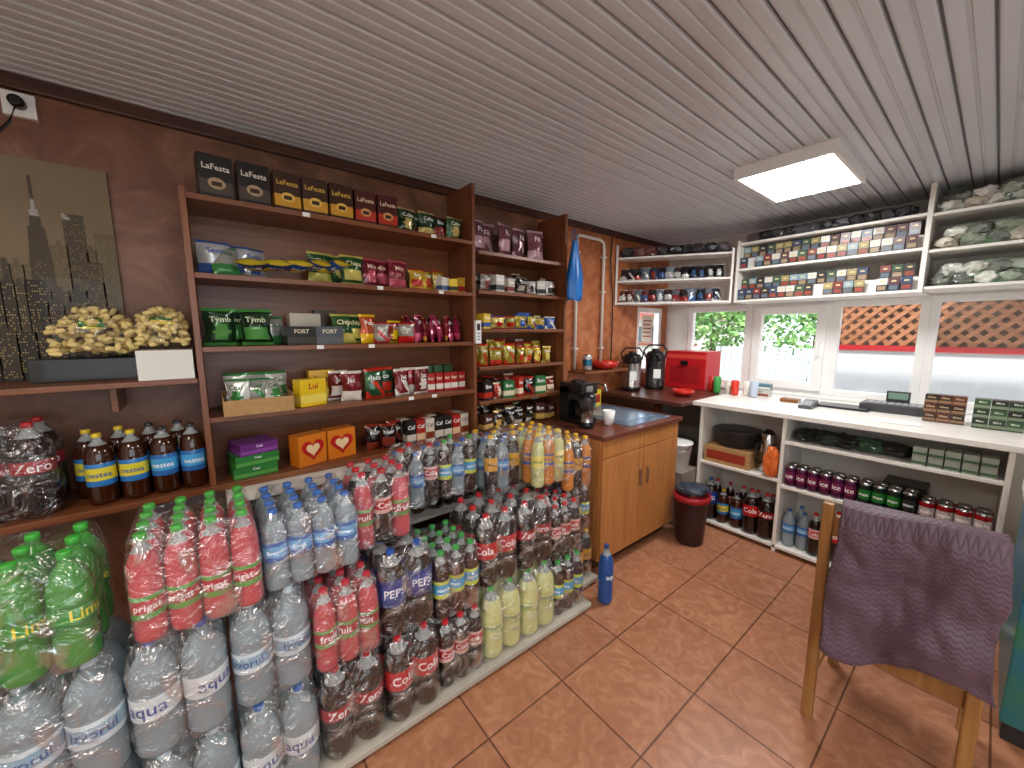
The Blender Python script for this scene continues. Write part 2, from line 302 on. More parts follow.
def pouch(w,h,t,base,c2=None,txt=None,tcol='#ffffff',seed=None):
    base=shade(base,PR)
    mb=MB(); nx,nz=10,12; b=mat('foil_'+base,base,.22,metal=.25,coat=.4); k2=mat('foil_'+c2,c2,.22,metal=.15,coat=.4) if c2 else b; vs=[];fs=[];ms=[]
    sd=PR.random()*50 if seed is None else seed; pat=PR.randint(0,3)
    def bul(u,v): return t/2*(1-abs(2*u-1)**2.2)*max(0,math.sin(math.pi*(.04+.92*v)))**.6+.007*noise.noise(Vector((u*4,v*5,sd)))*min(1,6*v,6*(1-v))
    for side in (1,-1):
        o=len(vs)
        for j in range(nz+1):
            v=j/nz
            for i in range(nx+1):
                u=i/nx; bb=0 if j in(0,nz) else bul(u,v)
                vs.append((side*(bb+.0006)+.006*math.sin(v*3+sd),(u-.5)*w*(1-.10*math.sin(math.pi*v))+.003*math.sin(v*9+sd),v*h))
        for j in range(nz):
            for i in range(nx):
                a=o+j*(nx+1)+i; q=(a,a+1,a+nx+2,a+nx+1); fs.append(q if side>0 else q[::-1])
                on=[2<=j<=5 and 1<=i<nx-1, j<=3, (i+j)%9<3 and j<7, math.hypot(i-4.5,(j-4)*1.0)<2.6][pat]
                ms.append(k2 if (c2 and on) or j in(0,nz-1) else b)
    mb.add(vs,fs,ms,None,True)
    if txt: 
        vs,fs,tw=text(txt); k=min(w*.62/tw,h*.22)
        mb.add([(bul(a*k/w+.5,.70+b_*k/h)+.006*math.sin((.70+b_*k/h)*3+sd)+.003,a*k,h*.70+b_*k) for a,b_ in vs],fs,P(tcol))
    return mb
def can(r,h,c1,c2,txt=None):
    mb=MB(); a=mat('can_'+c1,c1,.25,metal=.5); b=mat('can_'+c2,c2,.25,metal=.4); 
    mb.lathe([(r*.75,0),(r,h*.05),(r,h*.3),(r,h*.7),(r,h*.92),(r*.82,h*.985),(r*.8,h),(r*.74,h-.002)],[STEEL,a,b,a,STEEL,STEEL,STEEL],16)
    if txt: wrap_text(mb,txt,r*1.5,r+.0006,h*.5,P('#ffffff'),0,h*.3)
    return mb
WATER=mat('water_pet','#b4c6d0',.1,trans=.5,ior=1.2,coat=.5)
EMPTY=mat('empty_pet','#dfe8ea',.1,trans=.6,ior=1.1,coat=.4)
def liquid(h,tr=0): return mat('liquid_'+h.strip('#'),h,.12,trans=tr,ior=1.3,coat=.8)
def bottle(h,r,liq,cap,lab,txt=None,tcol='#ffffff',lab2=None,lz=(.38,.62),ribs=False,seg=18,fill=.82,glass=None):
    mb=MB(); L=P(lab,.3); L2=P(lab2,.3) if lab2 else L; C=P(cap,.4); E=glass or EMPTY
    pr=[(.7,0),(.93,.018),(1,.06)]; ms=[liq,liq]
    n=6
    for i in range(1,n+1):
        zz=.06+(lz[0]-.02-.06)*i/n; rr=1-(.045 if (ribs and i%2) else (.04 if i==n else 0)); pr.append((rr,zz)); ms.append(liq)
    pr+= [(1.0,lz[0]),(1.003,lz[0]+.002),(1.003,lz[0]+(lz[1]-lz[0])*.25),(1.003,lz[1]-(lz[1]-lz[0])*.2),(1.003,lz[1]-.002),(.985,lz[1]+.002)]; ms+=[liq,L2,L2,L,L2,liq]
    if ribs: pr+=[(.95,lz[1]+.03),(.99,lz[1]+.06)]; ms+=[liq,liq]
    for a,b in [(.97,.70),(.86,.77),(.62,.84),(.36,.89),(.27,.91),(.27,.93),(.33,.932),(.33,.94),(.28,.943)]:
        if b>pr[-1][1]: pr.append((a,b)); ms.append(liq if b<=fill+.03 else E)
    cw=max(.27,.0140/r); pr+=[(cw*.98,.945),(cw,.95),(cw,.99),(cw*.85,1.0)]; ms+=[C,C,C,C]
    mb.lathe([(a*r,b*h) for a,b in pr],ms,seg)
    if txt: wrap_text(mb,txt,r*1.7,r*1.012,h*(lz[0]+lz[1])/2,P(tcol),0,h*(lz[1]-lz[0])*.75)
    mb.r=r; mb.h=h
    return mb
COLA=liquid('#1c0a06'); PINK=liquid('#c2505a'); GRN=liquid('#3a8e3a'); YEL=liquid('#d0d292'); ORG=liquid('#d88424'); TEA=liquid('#38180a'); PGL=mat('green_pet','#4fb04a',.1,trans=.3,coat=.5,ior=1.2)
SR=.0363; BR=.0548; SH=.295; BH=.335
B={
'water':bottle(BH,BR,WATER,'#c7dbe8','#8fb4cc','Izvorul','#2a4f9a',lab2='#d4e0e8',ribs=True,fill=.9,lz=(.36,.56)),
'water2':bottle(BH,BR,WATER,'#2e5fb0','#d8e0e4','aqua','#3553a0',ribs=True,fill=.9,lz=(.36,.56)),
'waters':bottle(.265,SR,WATER,'#3a6ab8','#6fb0e0','Bucovina','#ffffff',lab2='#2c62b0',ribs=True,fill=.9),
'cola':bottle(BH,BR,COLA,'#b8161c','#c0141c','Cola','#ffffff',lz=(.42,.66)),
'cola2':bottle(BH,BR,COLA,'#b8161c','#a81420','Zero',"#ffffff",lab2='#161616',lz=(.42,.66)),
'colas':bottle(SH,SR,COLA,'#c01c24','#b81420','Cola',"#ffffff",lab2='#d8b0a8',lz=(.42,.64)),
'pepsi':bottle(BH,BR,COLA,'#1e4fa8','#1a3f98','PEPSI','#ffffff',lab2='#15337e',lz=(.38,.70)),
'green':bottle(.295,.043,GRN,'#3fae3c','#2f9a3a','Lime','#f4e23c',lab2='#1d7a30',lz=(.36,.58),glass=PGL),
'pink':bottle(.30,.0365,PINK,'#4cae48','#b92838','prigat','#ffffff',lab2='#5aa045',lz=(.24,.46)),
'pinkr':bottle(SH,SR,PINK,'#c03040','#b02038','fruit','#ffffff',lab2='#6aa050',lz=(.32,.54)),
'tea':bottle(SH,SR,TEA,'#3fa04a','#4aa6dc','nestea','#ffffff',lab2='#c8d44a',lz=(.34,.60)),
'teaY':bottle(SH,SR,TEA,'#2e6ab0','#e2d23a','lipton','#c02020',lab2='#2e7ac0',lz=(.34,.60)),
'teaB':bottle(.27,.042,TEA,'#2a2a30','#4aa6dc','nestea','#ffffff',lab2='#2a6ab0',lz=(.28,.60)),
'teaC':bottle(.27,.042,TEA,'#e0c02a','#e2d23a','nestea','#2050a0',lab2='#2e7ac0',lz=(.28,.60)),
'yellow':bottle(BH,BR,YEL,'#4cae48','#dcdab0','lemon','#4a9a3a',lab2='#c6cc74',lz=(.40,.56)),
'orange':bottle(SH,SR,ORG,'#f0b828','#e8a020','fanta','#1c3c90',lab2='#2858a8',lz=(.38,.6)),
'clearY':bottle(SH,SR,YEL,'#e8c830','#f0e070','mirinda','#308030',lz=(.38,.6)),
'darkY':bottle(SH,SR,COLA,'#e8b820','#d8a020','must','#401010',lz=(.38,.62)),
'blue':bottle(.35,.043,liquid('#1e4f98'),'#163f80','#1c5298','aqua','#ffffff',lz=(.38,.6)),
}
def rrect(w,d,r,n=5):
    pts=[]
    for cx,cy,a0 in ((w/2-r,d/2-r,0),(-w/2+r,d/2-r,90),(-w/2+r,-d/2+r,180),(w/2-r,-d/2+r,270)):
        for k in range(n+1):
            a=math.radians(a0+90*k/n); pts.append((cx+r*math.cos(a),cy+r*math.sin(a)))
    return pts
def film(mb,w,d,h,seed=0,r=.04):
    rnd=random.Random(seed); lv=[(.95,.0),(1,.04),(1.0,.25),(1.0,.45),(1.0,.6),(.985,.74),(.95,.84),(.9,.93),(.83,1.0)]
    base=rrect(w,d,r); n=len(base); vs=[];fs=[]
    for s,z in lv:
        for (x,y) in base:
            j=rnd.uniform(-.0015,.0015); vs.append((x*s+ (j if s>.95 else j*4),y*(1-(1-s)*.7)+j,z*(h+.002)+ (rnd.uniform(-.016,.0) if z>.8 else 0)))
    for i in range(len(lv)-1):
        for k in range(n): k2=(k+1)%n; fs.append((i*n+k,i*n+k2,(i+1)*n+k2,(i+1)*n+k))
    e=(len(lv)-1)*n; fs.append(tuple(e+k for k in range(n)))
    mb.add(vs,fs,FILM,None,True)
NAMES={'water':'water_bottle_pack','water2':'water_bottle_pack','waters':'small_water_bottle_pack','cola':'cola_bottle_pack','cola2':'cola_bottle_pack','colas':'small_cola_bottle_pack','pepsi':'cola_bottle_pack','green':'lime_soda_bottle_pack','pink':'pink_juice_bottle_pack','pinkr':'red_juice_bottle_pack','tea':'iced_tea_bottle_pack','teaY':'iced_tea_bottle_pack','yellow':'lemonade_bottle_pack','orange':'orange_soda_bottle_pack','clearY':'yellow_soda_bottle_pack','darkY':'dark_juice_bottle_pack'}
TOPS=[]
def pack(x,y,z,kinds,nx=3,ny=2,wrap=True,rot=.012,stack=True):
    mb=MB(); kinds=kinds if isinstance(kinds,list) else [kinds]
    r=max(B[k].r for k in kinds); pitch=2*r+.0008; hh=max(B[k].h for k in kinds)
    if stack:
        hw=ny*pitch/2-.012; z=max([.0455]+[q[2] for q in TOPS if q[0]<y+hw and q[1]>y-hw])+.001
        TOPS.append((y-hw,y+hw,z+hh+.003))
    look=math.atan2(0-y,0-x)
    for i in range(nx):
        for j in range(ny):
            k=kinds[(i+j)%len(kinds)]
            mb.merge(B[k],T((i-(nx-1)/2)*pitch,(j-(ny-1)/2)*pitch,0,look+random.uniform(-.6,.6)))
    if wrap: film(mb,nx*pitch+.003,ny*pitch+.003,hh,seed=int(abs(x*77+y*1311+z*91)*10),r=r*.8)
    ob=mb.obj(NAMES[kinds[0]],(x,y,z)); ob.rotation_euler=(0,0,random.uniform(-rot,rot)); return ob
PW=mat('pallet_board','#b4aea2',.7,var=.1,scale=10)
mb=MB(); mb.box(-1.27,-.75,.02,-1.8,1.58,.045,PW); mb.box(-1.4,1.58,.02,-1.8,1.80,.045,PW)
for y in (-.7,.1,.9,1.53): mb.box(-1.78,y,0,-1.3,y+.05,.02,PW)
mb.obj('pallet_platform',bevel=.003)
Y=[-.585+.2265*k for k in range(11)]
L1=['water','water2','water','water2','cola2','cola','colas','yellow','yellow','tea','darkY']
L2=['water','water','water2','water','pinkr','pepsi','tea','cola','cola2','colas','teaY']
BIG={'water','water2','cola','cola2','pepsi','yellow'}
for i,y in enumerate(Y):
    dx=-.13 if i==10 else 0
    for li,L in enumerate((L1,L2)):
        k=L[i]; dd=dx-.03*li
        if k in BIG: pack(-1.455+dd+random.uniform(-.012,.008),y,0,k,3,2)
        else: pack(-1.44+dd+random.uniform(-.012,.008),y,0,k if k!='teaY' else ['teaY','tea'],4,3)
pack(-1.46,-.40,0,'green',3,3)
pack(-1.47,-.065,0,'pink',4,4)
pack(-1.50,.235,0,'waters',4,4)
pack(-1.53,.50,0,['pinkr','colas'],3,3)
pack(-1.69,.735,0,['waters','colas'],2,3); pack(-1.70,.965,0,['waters','tea'],2,3)
pack(-1.66,1.195,0,['darkY','waters'],3,3); pack(-1.58,1.42,0,['orange','clearY'],4,3); pack(-1.58,1.65,0,['darkY','orange'],4,3)
mb=MB()
for i in range(17):
    y=.1+i*.115
    if abs(y-.71)<.06 or abs(y-1.36)<.06: continue
    mb.merge(B[random.choice(['cola','teaB','teaC','pepsi','cola2'])],T(-2.03,y,.501,random.uniform(-.8,.4),.98)); mb.merge(B[random.choice(['cola','tea','orange'])],T(-2.15,y,.501,0,.98))
mb.obj('soft_drink_bottle_row')
mb=MB()
for i,y in enumerate([-.345,-.255,-.165,-.075]): mb.merge(B[['teaC','teaC','teaB','teaB'][i]],T(-2.06,y,.906,.15+random.uniform(-.3,.3)))
for i,y in enumerate([-.39,-.30,-.21,-.12]): mb.merge(B[['teaC','teaC','teaB','teaB'][i]],T(-2.17,y,.906,.15))
mb.obj('iced_tea_bottle_row')
pack(-2.12,-.56,.906,'cola2',2,2,rot=0,stack=False)
# corn puff bags
PUFF=mat('corn_puff','#e8d28e',.7,var=.10,scale=30)
def puffbag(x,y,z,w,d,h,seed):
    mb=MB(); rr=random.Random(seed)
    for i in range(170):
        px,py,pz=rr.uniform(-.40,.42)*d,rr.uniform(-.46,.46)*w,rr.uniform(.06,.88)*h
        k=math.sqrt(max(.05,1-(2*py/w)**2)); pz*=.35+.65*k
        dr=Vector((rr.uniform(-1,1),rr.uniform(-1,1),rr.uniform(-.5,.5))).normalized()*.017; c=Vector((px,py,pz+.008))
        mb.tube([c-dr,c-dr*.7,c,c+dr*.7,c+dr],[.003,.008,.0095,.008,.003],PUFF,7)
    bm=bmesh.new(); bmesh.ops.create_icosphere(bm,subdivisions=3,radius=1); vs=[]
    for v in bm.verts:
        n=noise.noise(v.co*2.5)*.1; q=v.co*(1+n); vs.append((max(-1,min(1,q.x*1.1))*d*.53,max(-1,min(1,q.y*1.1))*w*.55,(max(-.97,q.z)+.97)*h*.51))
    mb.add(vs,[tuple(l.index for l in fc.verts) for fc in bm.faces],BAGFILM,None,True); bm.free()
    mb.merge(pouch(.07,.05,.01,'#2f9a4a','#e8d040','Pufi','#ffffff'),T(d*.4,0,h*.55,0,1,-.9)); mb.obj('corn_puff_bag',(x,y,z))
mb=MB(); mb.box(-2.2,-.205,1.366,-2.0,-.04,1.48,mat('white_carton','#e4e4e0',.6)); mb.box(-2.2,-.125,1.4801,-2.0,-.12,1.4815,CARD); mb.obj('white_carton_box',bevel=.002)
mb=MB(); mb.box(-2.24,-.5,1.366,-2.14,-.215,1.45,P('#1c1612')); mb.obj('dark_carton_box',bevel=.002)
puffbag(-2.12,-.315,1.455,.22,.21,.20,1); puffbag(-2.11,-.125,1.483,.16,.17,.175,2)
# ---------------- shelf products
def row(name,items,x,z):
    mb=MB()
    for it in items:
        g,y=it[0],it[1]; rz=it[2] if len(it)>2 else 0; dx=it[3] if len(it)>3 else 0; dz=it[4] if len(it)>4 else 0; ry=it[5] if len(it)>5 else 0
        mb.merge(g,T(x+dx,y,dz,rz,1,ry))
    return mb.obj(name,(0,0,z+.001))
bk=brick(.115,.07,.17,'#1d1a1a','#4a3f38','#b09878','LaFesta','#e8e4dc'); by=brick(.105,.07,.165,'#3a1d10','#d59a2e','#e9c05a','LaFesta','#e8c050'); brd=brick(.1,.07,.16,'#4a1712','#b8321f','#d9a060','LaFesta','#f0e0c0')
pg=lambda:pouch(.11,.13,.06,'#2c5a34','#c9b26a','Cafea','#f0f0e0'); pgk=lambda:pouch(.12,.13,.06,'#1f4a2c','#8a2a22','Bio','#ffffff')
row('coffee_box_row',[(bk,.09,.12),(bk,.22,.1),(by,.345,.06),(by,.46),(by,.575,.03),(brd,.69),(brd,.805,-.04)],-2.08,2.085)
row('coffee_pouch_row',[(pg(),.92,.1),(pgk(),.98,-.1,-.05),(pg(),1.04,.1),(pgk(),1.13,0,-.03),(pg(),1.21,.1)],-2.08,2.085)
def rp_(n,y0,dy,gen,jx=.03,tilt=.15):
    out=[]
    for i in range(n): out.append((gen(),y0+dy*i,random.uniform(-.45,.45),random.uniform(-jx,jx),0,random.uniform(-tilt,0)))
    return out
pb=lambda:pouch(.12,.14,.07,'#c9ccd0','#3f62a8','Semi','#2040a0'); pbl=lambda:pouch(.14,.17,.05,'#1e58b4','#e8d23a','blue','#ffffff'); pgr=lambda:pouch(.12,.15,.07,'#2f6b35','#d9d06a','Chips','#f6f0c0'); prd=lambda:pouch(.11,.15,.06,'#8a1f32','#c8586a','Mix','#f6d0c0'); pye=lambda:pouch(.09,.12,.05,'#e0b52a','#c03020','Sun','#ffffff'); pwh=lambda:pouch(.1,.13,.05,'#dcdcd6','#3f8a4a','Ceai','#2a6a3a')
row('snack_pouch_row',[(pb(),.06,.2,.02),(pb(),.13,-.3,-.03),(pwh(),.10,.1,.06,0,-.3),(pb(),.2,.4,-.04)]+[(pgr(),.48,.2),(pgr(),.56,-.3,-.04),(pgr(),.62,.1,.02),(prd(),.72,.2),(prd(),.79,-.25,-.03),(prd(),.86,.15,.02)]+rp_(3,.98,.07,pye,.02)+[(brick(.06,.05,.08,'#d8d8d0','#30508a'),1.13,.3,.04),(brick(.05,.05,.075,'#e8c83a','#202020'),1.19,-.2,.05),(brick(.05,.05,.09,'#c8a030','#a02020'),1.25,.1,.03)],-2.12,1.785)
mb=MB()
for i in range(5): mb.merge(pbl(),T(-2.06+.006*i,.22+.055*i,.03+.007*i,.25*i-.3,.9,math.pi/2-.1))
mb.obj('blue_snack_pouch_pile',(0,0,1.79))
pdg=lambda:pouch(.12,.16,.06,'#1e4b28','#4f9a4a','Tymb','#d8e8c0'); fort=brick(.12,.1,.085,'#1c1b1a','#3a332a',None,'FORT','#e8dcc0'); 
pm1=lambda:pouch(.10,.16,.045,'#a01c48','#d05a7a','Mar','#f8e0e0'); pm2=lambda:pouch(.1,.15,.045,'#b81d2a','#e0a040','Kik','#ffffff')
row('biscuit_pouch_row',[(pdg(),.06,.1),(pdg(),.19,-.15,.02),(pdg(),.12,.2,-.07),(pwh(),.26,.3,-.04)]+[(fort,.35,.1,.05),(fort,.48,-.08,.05),(brick(.14,.06,.15,'#c7c0b2','#6a4a30'),.40,.1,-.08),(brick(.1,.06,.17,'#3a2418','#b08040'),.5,0,-.1)]+rp_(2,.56,.06,pgr,.02)+[(pouch(.09,.15,.05,'#d8521c','#f0c020','Pop','#ffffff'),.68,.2,.03),(pouch(.08,.11,.05,'#e8e4d8','#c02830','Bis'),.74,-.4,.05),(pouch(.09,.12,.05,'#c8201c','#f0d020','Top'),.82,.3,.02),(pouch(.09,.10,.05,'#e08020','#f0d020','Top'),.78,-.2,-.04),(pouch(.09,.11,.05,'#d8d0c0','#d02020','Top'),.88,-.2,.05)]+[((pm1 if i%3 else pm2)(),.90+.043*i,.9+random.uniform(-.35,.25),0,0,-.1-.1*(i%2)) for i in range(9)],-2.1,1.49)
def tray(w,d,h,m):
    mb=MB(); t=.003
    mb.box(-d/2,-w/2,0,d/2,w/2,t,m); mb.box(d/2-t,-w/2,t,d/2,w/2,h*.75,m); mb.box(-d/2,-w/2,t,-d/2+t,w/2,h,m); mb.box(-d/2+t,-w/2,t,d/2-t,-w/2+t,h*.9,m); mb.box(-d/2+t,w/2-t,t,d/2-t,w/2,h*.9,m); return mb
tr=tray(.26,.2,.09,CARD)
for k,y in enumerate((-.08,.0,.075)): tr.merge(pwh(),T(.03,y,.02,.5*k-.5,1,-.2-.1*k)); tr.merge(pwh(),T(-.05,y+.01,.04,.35*k-.3))
prr=lambda:pouch(.1,.155,.05,'#9a1a20','#e8e0d8','Jac','#ffffff'); pg2=lambda:pouch(.11,.16,.055,'#1d5a34','#c9301f','Jaco','#ffffff'); pws=lambda:pouch(.1,.15,.05,'#b01c20','#e8e4dc','Jac','#ffffff')
row('tea_and_snack_row',[(tr,.17,0,.02),(brick(.13,.06,.13,'#e8c21f','#f0d860',None,'Lui','#c02020'),.385,.35,.03),(brick(.12,.06,.16,'#d8a81c','#e8d04a',None,'Lux','#603010'),.46,0,-.08),(prr(),.53,.2,-.04),(prr(),.58,-.2,.03),(pg2(),.70,.15,.02),(pg2(),.77,-.2,-.03),(pws(),.86,.2,.02),(pws(),.92,-.3,-.02),(prr(),.97,.2,.03)]+[(brick(.045,.05,.11,'#a81c20','#e0d8d0',None,'bar'),1.04+.052*i,.1*(i%3-1)) for i in range(5)]+[(brick(.06,.05,.15,'#3a5a3a','#e0d8d0'),1.05+.07*i,.1,-.07) for i in range(3)],-2.1,1.195)
heart=brick(.14,.08,.15,'#d8791c'); hp=[]
for k in range(24):
    a=2*math.pi*k/24; hp.append((.0415,.0036*16*math.sin(a)**3,.078+.0036*(13*math.cos(a)-5*math.cos(2*a)-2*math.cos(3*a)-math.cos(4*a))))
heart.add(hp,[tuple(range(24))[::-1]],P('#b81c1c')); heart.add([(.042,v[1]*.6,.078+(v[2]-.078)*.6) for v in hp],[tuple(range(24))[::-1]],P('#f0d0a0'))
cb=brick(.055,.06,.135,'#24211f','#d8d0c4',None,'Caf','#ffffff'); cr=brick(.055,.06,.135,'#a8281e','#e8c8a0',None,'Caf','#ffffff'); cw=brick(.055,.06,.135,'#d8cfc0','#8a3a20',None,'Caf','#5a2010')
bst=MB()
for k,(c,a) in enumerate((('#2f7a38','#5aa04a'),('#2f7a38','#5aa04a'),('#6a2a7a','#8a4a9a'))): bst.merge(brick(.17-.02*(k==2),.14,.05,c,a,None,'Ceai','#ffffff'),T(0,.004*k,.0505*k,.08*k))
nr=lambda:pouch(.09,.14,.06,'#2a1512','#8a3020','Noir')
row('coffee_and_biscuit_box_row',[(bst,.13,.1,.01),(heart,.36,.35,.03),(heart,.51,.15,.0),(nr(),.69,.2),(nr(),.76,-.2,.04),(nr(),.82,.1,-.02)]+[([cb,cr,cw,cb][i%4],.89+.0595*i,.05,.02) for i in range(7)]+[([cw,cb,cr][i%3],.885+.0595*i,.05,-.06,.0) for i in range(7)],-2.1,.905)
pk=lambda:pouch(.13,.21,.07,'#8e5060','#c8a0a8','Fii','#f8e8ea')
row('pink_pouch_row',[(pk(),1.40,.2),(pk(),1.5,-.2,-.05),(pk(),1.6,.3,.02),(pk(),1.76,.2,-.02),(pk(),1.88,-.2,.02),(pk(),1.96,.1,-.05)],-2.12,2.04)
def mixed(name,z,y0,y1,cols,h0,h1,kind='mix'):
    it=[]
    for dx in (.03,-.06):
        y=y0
        while y<y1-.03:
            w=random.uniform(.05,.1); c=random.choice(cols); h=random.uniform(h0,h1)*(1.15 if dx<0 else 1)
            g=brick(w*.95,.06,h,c[0],c[1],None,'Bon','#ffffff') if (random.random()<.45 and kind!='pouch') else pouch(w*1.1,h,.05,c[0],c[1],'Yum')
            it.append((g,y+w/2,random.uniform(-.35,.35),dx)); y+=w+random.uniform(.008,.03)
    row(name,it,-2.09,z)
mixed('candy_box_row',1.805,1.37,2.01,[('#d8d4cc','#303030'),('#2a2422','#a8a090'),('#c8c0b4','#7a2a20')],.09,.13)
mixed('sweets_pouch_row',1.57,1.37,2.01,[('#e0c030','#2050a0'),('#2a5ab0','#e8e0d0'),('#e8d860','#c02020')],.07,.10)
mixed('yellow_snack_row',1.33,1.37,2.01,[('#e0b820','#f0e080'),('#d8c02a','#c03020'),('#b02020','#e8e0d0')],.11,.15,'pouch')
mixed('spice_box_row',1.11,1.37,2.01,[('#2a6a3a','#d8d0b0'),('#241c18','#b83020'),('#b82a1c','#f0e0c0')],.10,.13)
mixed('coffee_packet_row',.905,1.37,2.01,[('#4a2a20','#d8b060'),('#d8a02a','#7a2a18'),('#24201e','#c8c0b0')],.1,.14)
mb=MB(); mb.box(-1.999,1.295,1.48,-1.98,1.335,1.62,WHITE2); mb.box(-1.98,1.303,1.56,-1.978,1.327,1.6,DGREY)
for k in range(3): mb.box(-1.98,1.305,1.5+k*.018,-1.978,1.325,1.51+k*.018,P('#8aa0b0'))
mb.obj('wall_remote',bevel=.002)
mb=MB()
for z in (2.085,1.785,1.49,1.195):
    for y in [random.uniform(.1,1.2) for _ in range(2)]: mb.box(-2.0018,y,z-.02,-2.0005,y+.03,z-.002,WHITE2)
mb.obj('price_tag_set')
# ---------------- wood cabinet with sink counter
mb=MB(); x0,x1,y0,y1,zt=-1.9,-1.46,1.86,2.76,.885
mb.box(x0,y0,.08,x1,y1,zt,W_CAB); mb.box(x0,y0+.02,0,x1-.05,y1-.02,.08,P('#3a2416')); mb.box(-2.28,2.12,0,x0,y1,zt,W_CAB)
for a,b in ((y0+.004,(y0+y1)/2-.003),((y0+y1)/2+.003,y1-.004)): 
    mb.box(x1,a,.09,x1+.018,b,zt-.12,W_CAB); mb.box(x1,a,zt-.115,x1+.018,b,zt-.004,W_CAB)
for y in ((y0+y1)/2-.05,(y0+y1)/2+.04): mb.box(x1+.018,y,.5,x1+.035,y+.01,.62,STEEL)
mb.obj('wooden_base_cabinet',bevel=.003)
mb=MB(); CTM=P('#6b3a2c'); mb.box(-1.96,y0-.01,zt+.001,x1+.035,2.12,zt+.03,CTM); mb.box(-2.28,2.12,zt+.001,x1+.035,y1+.02,zt+.03,CTM); mb.box(-2.1,2.2,zt+.03,x1-.03,2.72,zt+.036,mat('steel_blue','#8fb0cc',.25,metal=.7)); mb.box(-1.95,2.28,zt+.036,x1-.12,2.64,zt+.04,mat('steel_blue2','#a9c6dd',.2,metal=.6))
mb.tube([(-2.05,2.45,zt+.03),(-2.05,2.45,zt+.22),(-2.02,2.45,zt+.26),(-1.9,2.45,zt+.25),(-1.88,2.45,zt+.2)],.012,STEEL); mb.obj('counter_top',bevel=.003)
def coffee_machine(name,x,y,z,s=1,body=BLACK,rz=0):
    mb=MB(); mb.box(-.12,-.1,0,.12,.1,.04,body); mb.box(-.12,-.1,.04,-.02,.1,.3,body); mb.box(-.12,-.1,.24,.12,.1,.33,body)
    mb.lathe([(.05,.042),(.07,.05),(.075,.1),(.07,.16),(.05,.175),(.05,.185)],mat('carafe_glass','#1c1410',.05,coat=.8),18,T(.05,0,0)); mb.tube([(.11,.0,.16),(.15,0,.15),(.15,0,.08),(.115,0,.07)],.008,body)
    mb.box(.12,-.04,.26,.123,.04,.31,STEEL); mb.lathe([(.06,.33),(.055,.35),(.01,.36)],body,16)
    ob=mb.obj(name,(x,y,z),bevel=.006); ob.scale=(s,s,s); ob.rotation_euler=(0,0,rz); return ob
coffee_machine('coffee_maker',-1.83,2.06,zt+.031,.85)
mb=MB(); mb.lathe([(.045,0),(.05,.02),(.04,.04),(.04,.12),(.055,.13),(.06,.2),(.055,.22),(.02,.24)],[BLACK,BLACK,STEEL,BLACK,mat('smoke','#3a3a3c',.1,coat=.5),BLACK,BLACK],18); mb.obj('coffee_grinder',(-1.66,1.96,zt+.031))
mb=MB(); mb.box(-.07,-.05,0,.07,.05,.14,P('#d9c23a')); mb.box(.0701,-.04,.03,.071,.04,.1,P('#a83020')); mb.obj('tea_box',(-2.18,2.62,zt+.031)); 
mb=MB(); mb.lathe([(.03,0),(.035,.01),(.035,.17),(.028,.19)],P('#3f8f4a'),14); mb.obj('sugar_tin',(-2.18,2.3,zt+.031))
mb=MB(); mb.lathe([(.03,0),(.042,.1),(.044,.1),(.032,.003)],WHITE2,14); mb.obj('paper_cup',(-1.62,2.14,zt+.031))
mb=MB(); mb.box(-2.295,2.45,1.2,-2.1,3.05,1.22,W_CASE); mb.obj('wall_shelf',bevel=.002)
mb=MB(); mb.lathe([(.06,0),(.11,.03),(.125,.07),(.12,.07),(.1,.035),(.05,.008)],mat('red_enamel','#c8281c',.2,coat=.5),22); mb.obj('red_bowl',(-2.18,2.80,1.221))
mb=MB(); mb.merge(can(.04,.14,'#c8c4bc','#2a6a8a')); mb.obj('tin_can',(-2.18,2.56,1.221))
mb=MB(); PW2=mat('pipe_white','#dcd8cf',.4)
mb.tube([(-2.27,2.5,2.33),(-2.27,2.52,2.35),(-2.27,2.8,2.35),(-2.27,2.84,2.33),(-2.27,2.85,2.28),(-2.27,2.85,1.23)],.013,PW2,10)
mb.tube([(-2.27,2.5,2.33),(-2.27,2.5,1.23)],.012,PW2,10)
for z in (1.4,1.9,2.2): mb.box(-2.298,2.83,z,-2.25,2.87,z+.015,PW2); mb.box(-2.298,2.48,z,-2.25,2.52,z+.015,PW2)
mb.obj('wall_pipe'); 
mb=MB(); mb.tube([(-2.28,2.98,2.4),(-2.28,2.96,2.2),(-2.275,3.0,1.9),(-2.28,3.02,1.6),(-2.27,3.0,1.25)],.006,BLACK); mb.obj('black_cable')
BL=mat('blue_bag','#1f6fc0',.3,bump=.3,bscale=20); mb=MB(); vs=[];fs=[]
for j in range(13):
    v=j/12; wd=.02+.045*min(1,v*1.6)
    for k in range(16):
        a=2*math.pi*k/16; q=1+.22*math.sin(5*a+v*3); vs.append((math.cos(a)*wd*.6*q,math.sin(a)*wd*q,-v*.4+.02*math.sin(3*a)*(v>.9)))
for j in range(12):
    for k in range(16): k2=(k+1)%16; fs.append((j*16+k,(j+1)*16+k,(j+1)*16+k2,j*16+k2))
mb.add(vs,fs,BL,None,True); mb.add([vs[k] for k in range(16)],[tuple(range(16))],BL); mb.add([vs[-16+k] for k in range(16)],[tuple(range(16))],BL); mb.tube([(-.03,0,.0),(-.03,.0,.06),(0,0,.08),(.01,0,0)],.004,BL); mb.obj('blue_plastic_bag',(-1.945,2.12,2.19))
